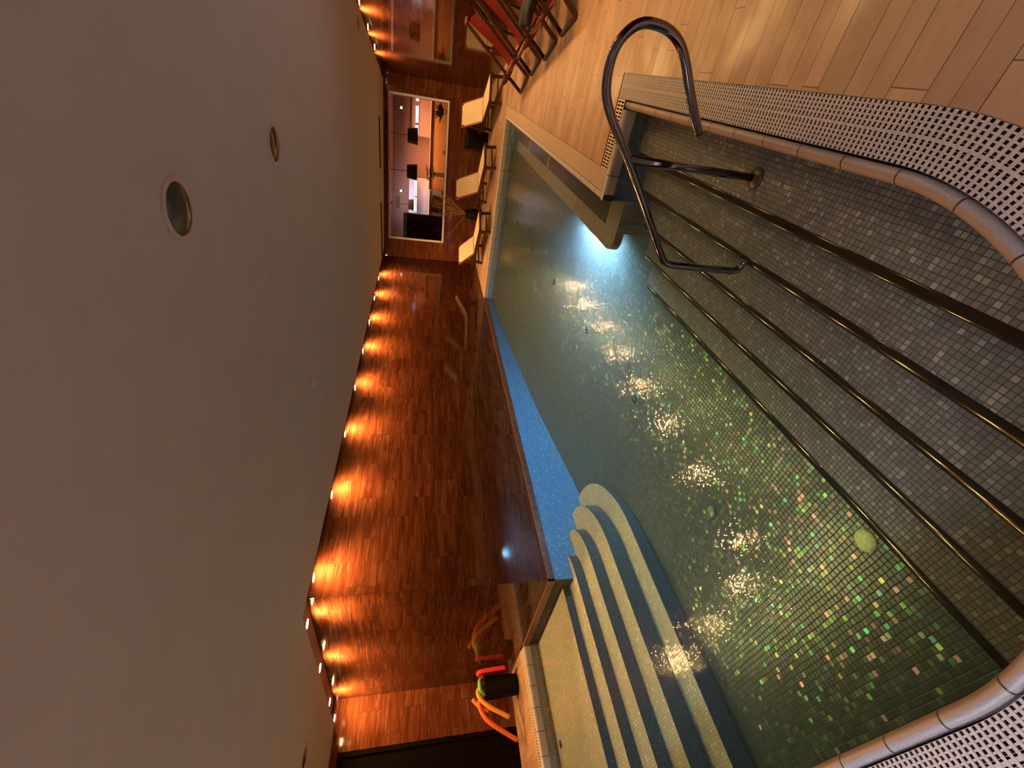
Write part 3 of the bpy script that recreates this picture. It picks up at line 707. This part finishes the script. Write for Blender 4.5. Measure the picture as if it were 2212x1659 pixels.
# ------------------------------------------------------------------ sun loungers by the window
def make_lounger(rise, run, label):
    """x runs from the foot (x=-1.0) over the hinge (0) to the head; built about the hinge"""
    L = math.hypot(rise, run)
    t = thing('sun_lounger', label, 'sun lounger', (0,0,0), 0, 'loungers below the big window'); H = .28; w = .25
    mb = MB()
    for s in (-1,1):
        mb.beam((-1.03,s*.285,H-.025),(.62,s*.285,H-.025),.04,.075)
    for x in (-1.02,-.05,.6): mb.beam((x,-.285,H-.025),(x,.285,H-.025),.04,.035)
    mb.obj('frame', M_wood, t)
    for x, s, m in ((-.93,-1,0),(-.93,1,0),(.35,-1,0),(.35,1,0)):
        mb = MB(); mb.beam((x,s*.265,H-.02),(x+(.06 if x>0 else -.05),s*.265,0.0),.04,.06,(1,0,0)); mb.obj('leg', M_wood, t)
    for x in (-.95,.38):
        mb = MB(); mb.beam((x,-.265,.10),(x,.265,.10),.02,.03); mb.obj('stretcher', M_wood, t)
    mb = MB(); n = 10
    rows = []
    for i in range(n+1):
        x = -1.0 + 1.0*i/n; sag = -.012*math.sin(PI*i/n)
        rows.append([(x,-w,H+.012),(x,-w*.5,H+.006+sag),(x,0,H+.003+sag),(x,w*.5,H+.006+sag),(x,w,H+.012)])
    mb.grid(rows); mb.grid([[ (a,b,c-.012) for a,b,c in r] for r in rows]); mb.obj('seat_canvas', M_canvas, t)
    e = Vector((run/L,0,rise/L)); nn = Vector((-e.z,0,e.x)); o = Vector((.0,0,H+.012))
    mb = MB()
    def bp(s, y, h=0): return o + e*s + nn*h + Vector((0,y,0))
    top = [(0,-w),(0,w),(L*.86,w),(L*.98,w*.84),(L*.98,-w*.84),(L*.86,-w)]
    mb.face([bp(s,y,.008) for s,y in top]); mb.face([bp(s,y,-.006) for s,y in top[::-1]])
    for i in range(6):
        a = top[i]; b = top[(i+1)%6]; mb.face([bp(*a,-.006),bp(*b,-.006),bp(*b,.008),bp(*a,.008)])
    bk = mb.obj('back_canvas', M_canvas, t)
    mb = MB()
    for s in (-1,1): mb.beam(bp(-.02,s*.268,-.012), bp(L*1.02,s*.268,-.012), .028, .03, nn)
    mb.beam(bp(L*1.0,-.27,-.012), bp(L*1.0,.27,-.012), .03, .03, nn); mb.obj('back_frame', M_wood2, t)
    for s in (-1,1):
        mb = MB(); mb.beam(bp(L*.62,s*.24,-.03), (.46,s*.24,H-.0), .02, .025, (0,1,0)); mb.obj('prop', M_wood, t)
    return t
for hc, ax, rise, run, lab in [((-.87,11.895),(-.4746,.8802),.44,.49,'cream sun lounger nearest the red deck chairs'),
        ((-2.38,11.445),(-.72,.69),.50,.40,'cream sun lounger in the middle of the three, with the steepest back'),
        ((-3.82,11.04),(-.80,.60),.325,.55,'cream sun lounger in the corner by the long stone wall, with the lowest back')]:
    t = make_lounger(rise, run, lab); t.location = (*hc,0); t.rotation_euler = (0,0,math.atan2(ax[1],ax[0]))

# ------------------------------------------------------------------ planters between the loungers
pt = thing('planter', 'round black planter between the right and middle loungers', 'planter', (-1.62,12.72,0))
mb = MB(); mb.lathe([(.19,0),(.24,.5),(.25,.56),(.225,.56),(.21,.5)], seg=28, closed_bottom=True); mb.obj('pot', M_blackplastic, pt)
mb = MB(); mb.lathe([(.215,.5),(.1,.515),(.001,.52)], seg=24); mb.obj('soil', M_dark, pt)
vt = thing('twig_vase', 'dark floor vase of dry twigs behind the corner lounger', 'vase', (-3.42,12.35,0))
mb = MB(); mb.lathe([(.11,0),(.15,.15),(.13,.32),(.10,.42),(.115,.45),(.095,.45)], seg=24, closed_bottom=True); mb.obj('vase', M_blackplastic, vt)
rng = random.Random(11)
for i in range(20):
    mb = MB(); lean = rng.uniform(-.10,.75) if i else -1.0; up = rng.uniform(.7,1.2) if i else .75
    p = Vector((0,0,.40)); path = [p.copy()]; n = 9
    for k in range(n):
        p = p + Vector((lean/n + rng.uniform(-.022,.022), rng.uniform(-.012,.02)-.02, up/n + rng.uniform(-.02,.02))); path.append(p.copy())
    mb.tube(path, .006, 5, rf=lambda j: .0085*(1-j/12))
    for q in range(2):
        k = rng.randint(4,7); s = path[k]; dv = Vector((rng.uniform(-.14,.14), -.02, rng.uniform(.06,.16)))
        mb.tube([s, s+dv*.5+Vector((.012,0,0)), s+dv], .004, 4)
    mb.obj('twig', M_twig, vt)
tb2 = thing('side_table', 'small dark side table between the middle and corner loungers', 'side table', (-2.98,12.45,0), A13)
mb = MB(); mb.box(-.17,.17,-.17,.17,.40,.44); mb.obj('top', M_wood, tb2)
for sx in (-1,1):
    for sy in (-1,1):
        mb = MB(); mb.box(sx*.14-.02,sx*.14+.02,sy*.14-.02,sy*.14+.02,0,.40); mb.obj('leg', M_wood, tb2)

# ------------------------------------------------------------------ red deck chairs
def make_deck_chair(label):
    """front foot bar along y at x=0; leans back along +x"""
    t = thing('deck_chair', label, 'deck chair', (0,0,0), 0, 'red deck chairs along the stone wall'); w = .27; w2 = .235
    Bt = (.88,1.0); Af = (-.06,.40); Ar = (.72,.02)
    mb = MB()
    for s in (-1,1): mb.beam((0,s*w,.015),(Bt[0],s*w,Bt[1]),.048,.028,(0,1,0))
    mb.obj('back_frame', M_wood, t)
    mb = MB(); mb.beam((.0,-w-.01,.018),(.0,w+.01,.018),.045,.036); mb.obj('foot_bar', M_wood, t)
    mb = MB(); mb.beam((Bt[0],-w-.03,Bt[1]),(Bt[0],w+.03,Bt[1]),.05,.03); mb.obj('top_bar', simple('pale_wood', (.45,.22,.09), .5) if 'pale_wood' not in bpy.data.materials else bpy.data.materials['pale_wood'], t)
    mb = MB()
    for s in (-1,1): mb.beam((Af[0],s*w2,Af[1]),(Ar[0],s*w2,Ar[1]),.046,.026,(0,1,0))
    mb.obj('seat_frame', M_wood, t)
    mb = MB(); mb.beam((Af[0]+.01,-w2-.02,Af[1]-.005),(Af[0]+.01,w2+.02,Af[1]-.005),.035,.03); mb.obj('front_bar', M_wood2, t)
    mb = MB(); mb.beam((Ar[0],-w2-.02,Ar[1]),(Ar[0],w2+.02,Ar[1]),.035,.03); mb.obj('rear_bar', M_wood, t)
    for s in (-1,1):
        mb = MB(); mb.beam((.60,s*(w+.02),.69),(.52,s*(w2+.015),.11),.03,.02,(0,1,0)); mb.obj('prop', M_wood, t)
    pts = smooth_path([(Bt[0]+.02,0,Bt[1]+.02),(.72,0,.74),(.56,0,.50),(.40,0,.32),(.25,0,.235),(.10,0,.265),(.0,0,.36),(Af[0]-.005,0,Af[1]+.02)], 4)
    mb = MB(); mb.grid([[ (p.x,y,p.z - .012*math.cos(y/w2*PI/2)) for y in (-w2+.03,-.12,0,.12,w2-.03)] for p in pts])
    mb.grid([[ (p.x+.004,y,p.z - .012*math.cos(y/w2*PI/2)-.005) for y in (-w2+.03,-.12,0,.12,w2-.03)] for p in pts]); mb.obj('sling', M_red, t)
    return t
dc = make_deck_chair('red canvas deck chair closest to the loungers, at the end of its row')
def place_chair(o, a, b):
    a = Vector((*a,0)); b = Vector((*b,0)); c = (a+b)/2; d = (b-a).normalized()
    o.location = c; o.rotation_euler = (0,0,math.atan2(d.x, -d.y))
RUN = [((-.296,8.745),(-.079,8.294)), ((-.025,8.049),(.157,7.557)), ((.181,7.228),(.353,6.767)), ((.422,6.499),(.561,5.999))]
place_chair(dc, *RUN[0])
for r, lab in zip(RUN[1:], ['red canvas deck chair second from the loungers', 'red canvas deck chair third from the loungers', 'red canvas deck chair at the edge of the picture, under the dark bundle']):
    c = dup(dc, (0,0,0), 0, lab); place_chair(c, *r)
# dark bundle lying over the last chair
mb = MB(); rows = []
rng = random.Random(5)
for i in range(13):
    a = i/12; r = []
    for j in range(16):
        b = 2*PI*j/16; rr = (.05 + .10*math.sin(PI*a)**.6)*(1+.18*math.sin(3*b+7*a)+.1*rng.uniform(-1,1))
        r.append((.56 + (a-.5)*.5*.45 + rr*.75*math.cos(b), 6.28-(a-.5)*.5, .50 + rr*.5*math.sin(b)))
    rows.append(r)
b, n = mb.grid(rows, True, True); mb.cap(b, n, 0, True); mb.cap(b, n, 12)
tag(mb.obj('towel_bundle', simple('slate_towel', (.022,.019,.028), .9, var=.3, scale=12)), 'crumpled dark slate towel bundle on the deck chair at the picture edge', 'towel')

# ------------------------------------------------------------------ bin of swim noodles
bc = (-7.46,2.255)
bi = thing('bin', 'black round bin holding the swim noodles', 'bin', (*bc,0))
mb = MB(); mb.lathe([(.125,0),(.14,.02),(.158,.5),(.165,.52),(.150,.52),(.14,.48),(.12,.03),(.001,.03)], seg=32, closed_bottom=True); mb.obj('body', M_blackplastic, bi)
mb = MB(); mb.lathe([(.158,.50),(.172,.505),(.172,.525),(.158,.53),(.150,.525)], seg=32); mb.obj('rim', M_blackplastic, bi)
def foam(name, c): return simple(name, c, .75, var=.1, scale=50)
def noodle(pts, m, label, r=.031):
    mb = MB(); mb.tube(smooth_path(pts, 6), r, 14); mb.tube(smooth_path(pts, 6)[:2], r*.35, 8)
    return tag(mb.obj('swim_noodle', m), label, 'swim noodle', 'noodles in the black bin')
X = -7.42
noodle([(-7.345,2.375,.53),(-7.335,2.385,.57),(-7.30,2.40,.605),(-7.268,2.412,.56),(-7.255,2.42,.40),(-7.25,2.425,.19)], foam('red_foam', (.80,.03,.035)), 'red noodle hanging down outside the bin on the wall side', .032)
noodle([(-7.55,2.33,.15),(-7.54,2.37,.40),(-7.47,2.39,.52),(-7.38,2.33,.575),(-7.33,2.25,.59),(-7.33,2.18,.58),(-7.36,2.14,.53)], foam('green_foam', (.16,.50,.10)), 'short bright green noodle arched across the mouth of the bin', .029)
noodle([(-7.44,2.26,.15),(-7.42,2.26,.45),(-7.38,2.235,.58),(-7.34,2.17,.625),(-7.32,2.07,.585),(-7.31,1.96,.455),(-7.31,1.89,.33),(-7.31,1.82,.21)], foam('amber_foam', (.80,.32,.03)), 'amber noodle drooping out of the bin in front of the orange one')
noodle([(-7.50,2.20,.15),(-7.49,2.19,.40),(-7.47,2.14,.56),(-7.44,2.06,.605),(-7.43,1.97,.585),(-7.42,1.86,.52),(-7.41,1.76,.40),(-7.41,1.66,.25),(-7.41,1.575,.115)], foam('orange_foam', (.75,.13,.015)), 'long orange noodle bending out of the bin almost to the deck')
noodle([(-7.50,1.98,.46),(-7.51,2.03,.56),(-7.51,2.08,.625),(-7.50,2.15,.69)], foam('pale_orange_foam', (.85,.24,.04)), 'pale orange noodle stub poking up behind the amber one')

# ------------------------------------------------------------------ lights
def area(name, loc, target, sx, sy, energy, col):
    l = bpy.data.lights.new(name, 'AREA'); l.shape = 'RECTANGLE'; l.size = sx; l.size_y = sy; l.energy = energy; l.color = col
    o = bpy.data.objects.new(name, l); COL.objects.link(o); o.location = loc
    o.rotation_euler = (Vector(target)-Vector(loc)).to_track_quat('-Z','Y').to_euler(); return o
# unseen fill spots added for the neutral light from behind the camera
for hx, hy, he in ((-2.7,-1.9,300), (-1.2,-2.7,210), (.8,-2.0,190), (2.0,-3.0,90)):
    spot((hx,hy,2.3), he, (.97,.91,1), 146, .7, rad=.3)
for hx, hy, he in ((-3.5,-4.0,52), (1.0,-4.0,52), (1.1,2.8,9), (.95,5.2,10)):  # upward fill added to brighten the ceiling; last two stand beside the view
    spot((hx,hy,.7), he, (.80,.89,1), 146, .8, (0,0,1), rad=.15)
# underwater lamp in the face of the bench
ul = thing('underwater_lamp', 'round blue white underwater lamp under the bench seat', 'underwater lamp', (-1.152,5.05,-.425))
mb = MB(); mb.lathe([(.10,0),(.10,.02),(.085,.03)], seg=28); r = mb.obj('rim', M_steel, ul); r.rotation_euler = (0,-PI/2,0)
mb = MB(); mb.lathe([(.085,.02),(.05,.028),(.001,.03)], seg=28); r = mb.obj('lens', emit('pool_lamp', (.62,.82,1), 2), ul); r.rotation_euler = (0,-PI/2,0)
UL = spot((-1.20,5.05,-.352), 880, (.56,.71,1), 165, .6, (-1,0,0), .012)
# lounge lamps
area('lounge_light', WM(2.4,1.9,2.58), WM(2.4,1.95,0), 3.0, .8, 8, (1,.60,.46))
area('lounge_bar_light', WM(3.2,2.02,1.9), WM(3.2,2.3,1.2), 2.3, .1, 40, (1,.42,.13))
area('lounge_panel_light', WM(1.55,2.2,2.3), WM(1.55,2.7,1.6), 1.0, .15, 7, (.85,.85,1))

w = bpy.data.worlds.new('World'); S.world = w; w.use_nodes = True
w.node_tree.nodes['Background'].inputs[0].default_value = (.02,.015,.012,1); w.node_tree.nodes['Background'].inputs[1].default_value = .2

# ------------------------------------------------------------------ camera (held sideways)
yaw, pit, rol = 0.64800479, 0.21684535, 0.02786812
f = Vector((-math.sin(yaw)*math.cos(pit), math.cos(yaw)*math.cos(pit), -math.sin(pit))); r = Vector((math.cos(yaw), math.sin(yaw), 0)); u = r.cross(f)
r2 = r*math.cos(rol) + u*math.sin(rol); u2 = -r*math.sin(rol) + u*math.cos(rol)
cam = bpy.data.cameras.new('camera'); cam.sensor_width = 36; cam.lens = 917.1/2212*36; cam.clip_start = .02; cam.clip_end = 100
co = bpy.data.objects.new('camera', cam); COL.objects.link(co)
cx, cy, cz = -u2, r2, -f
co.matrix_world = Matrix(((cx.x,cy.x,cz.x,0),(cx.y,cy.y,cz.y,0),(cx.z,cy.z,cz.z,1.6),(0,0,0,1)))
S.camera = co

S.view_settings.view_transform = 'Standard'; S.view_settings.look = 'None'; S.view_settings.gamma = 1
S.view_settings.use_curve_mapping = False; S.view_settings.exposure = 0.0
S.cycles.use_denoising = True; S.cycles.use_light_tree = False
S.cycles.max_bounces = 8; S.cycles.diffuse_bounces = 3; S.cycles.glossy_bounces = 4; S.cycles.transparent_max_bounces = 16; S.cycles.volume_bounces = 0
S.cycles.use_adaptive_sampling = True; S.cycles.adaptive_threshold = .03; S.cycles.sample_clamp_indirect = 4; S.cycles.sample_clamp_direct = 0
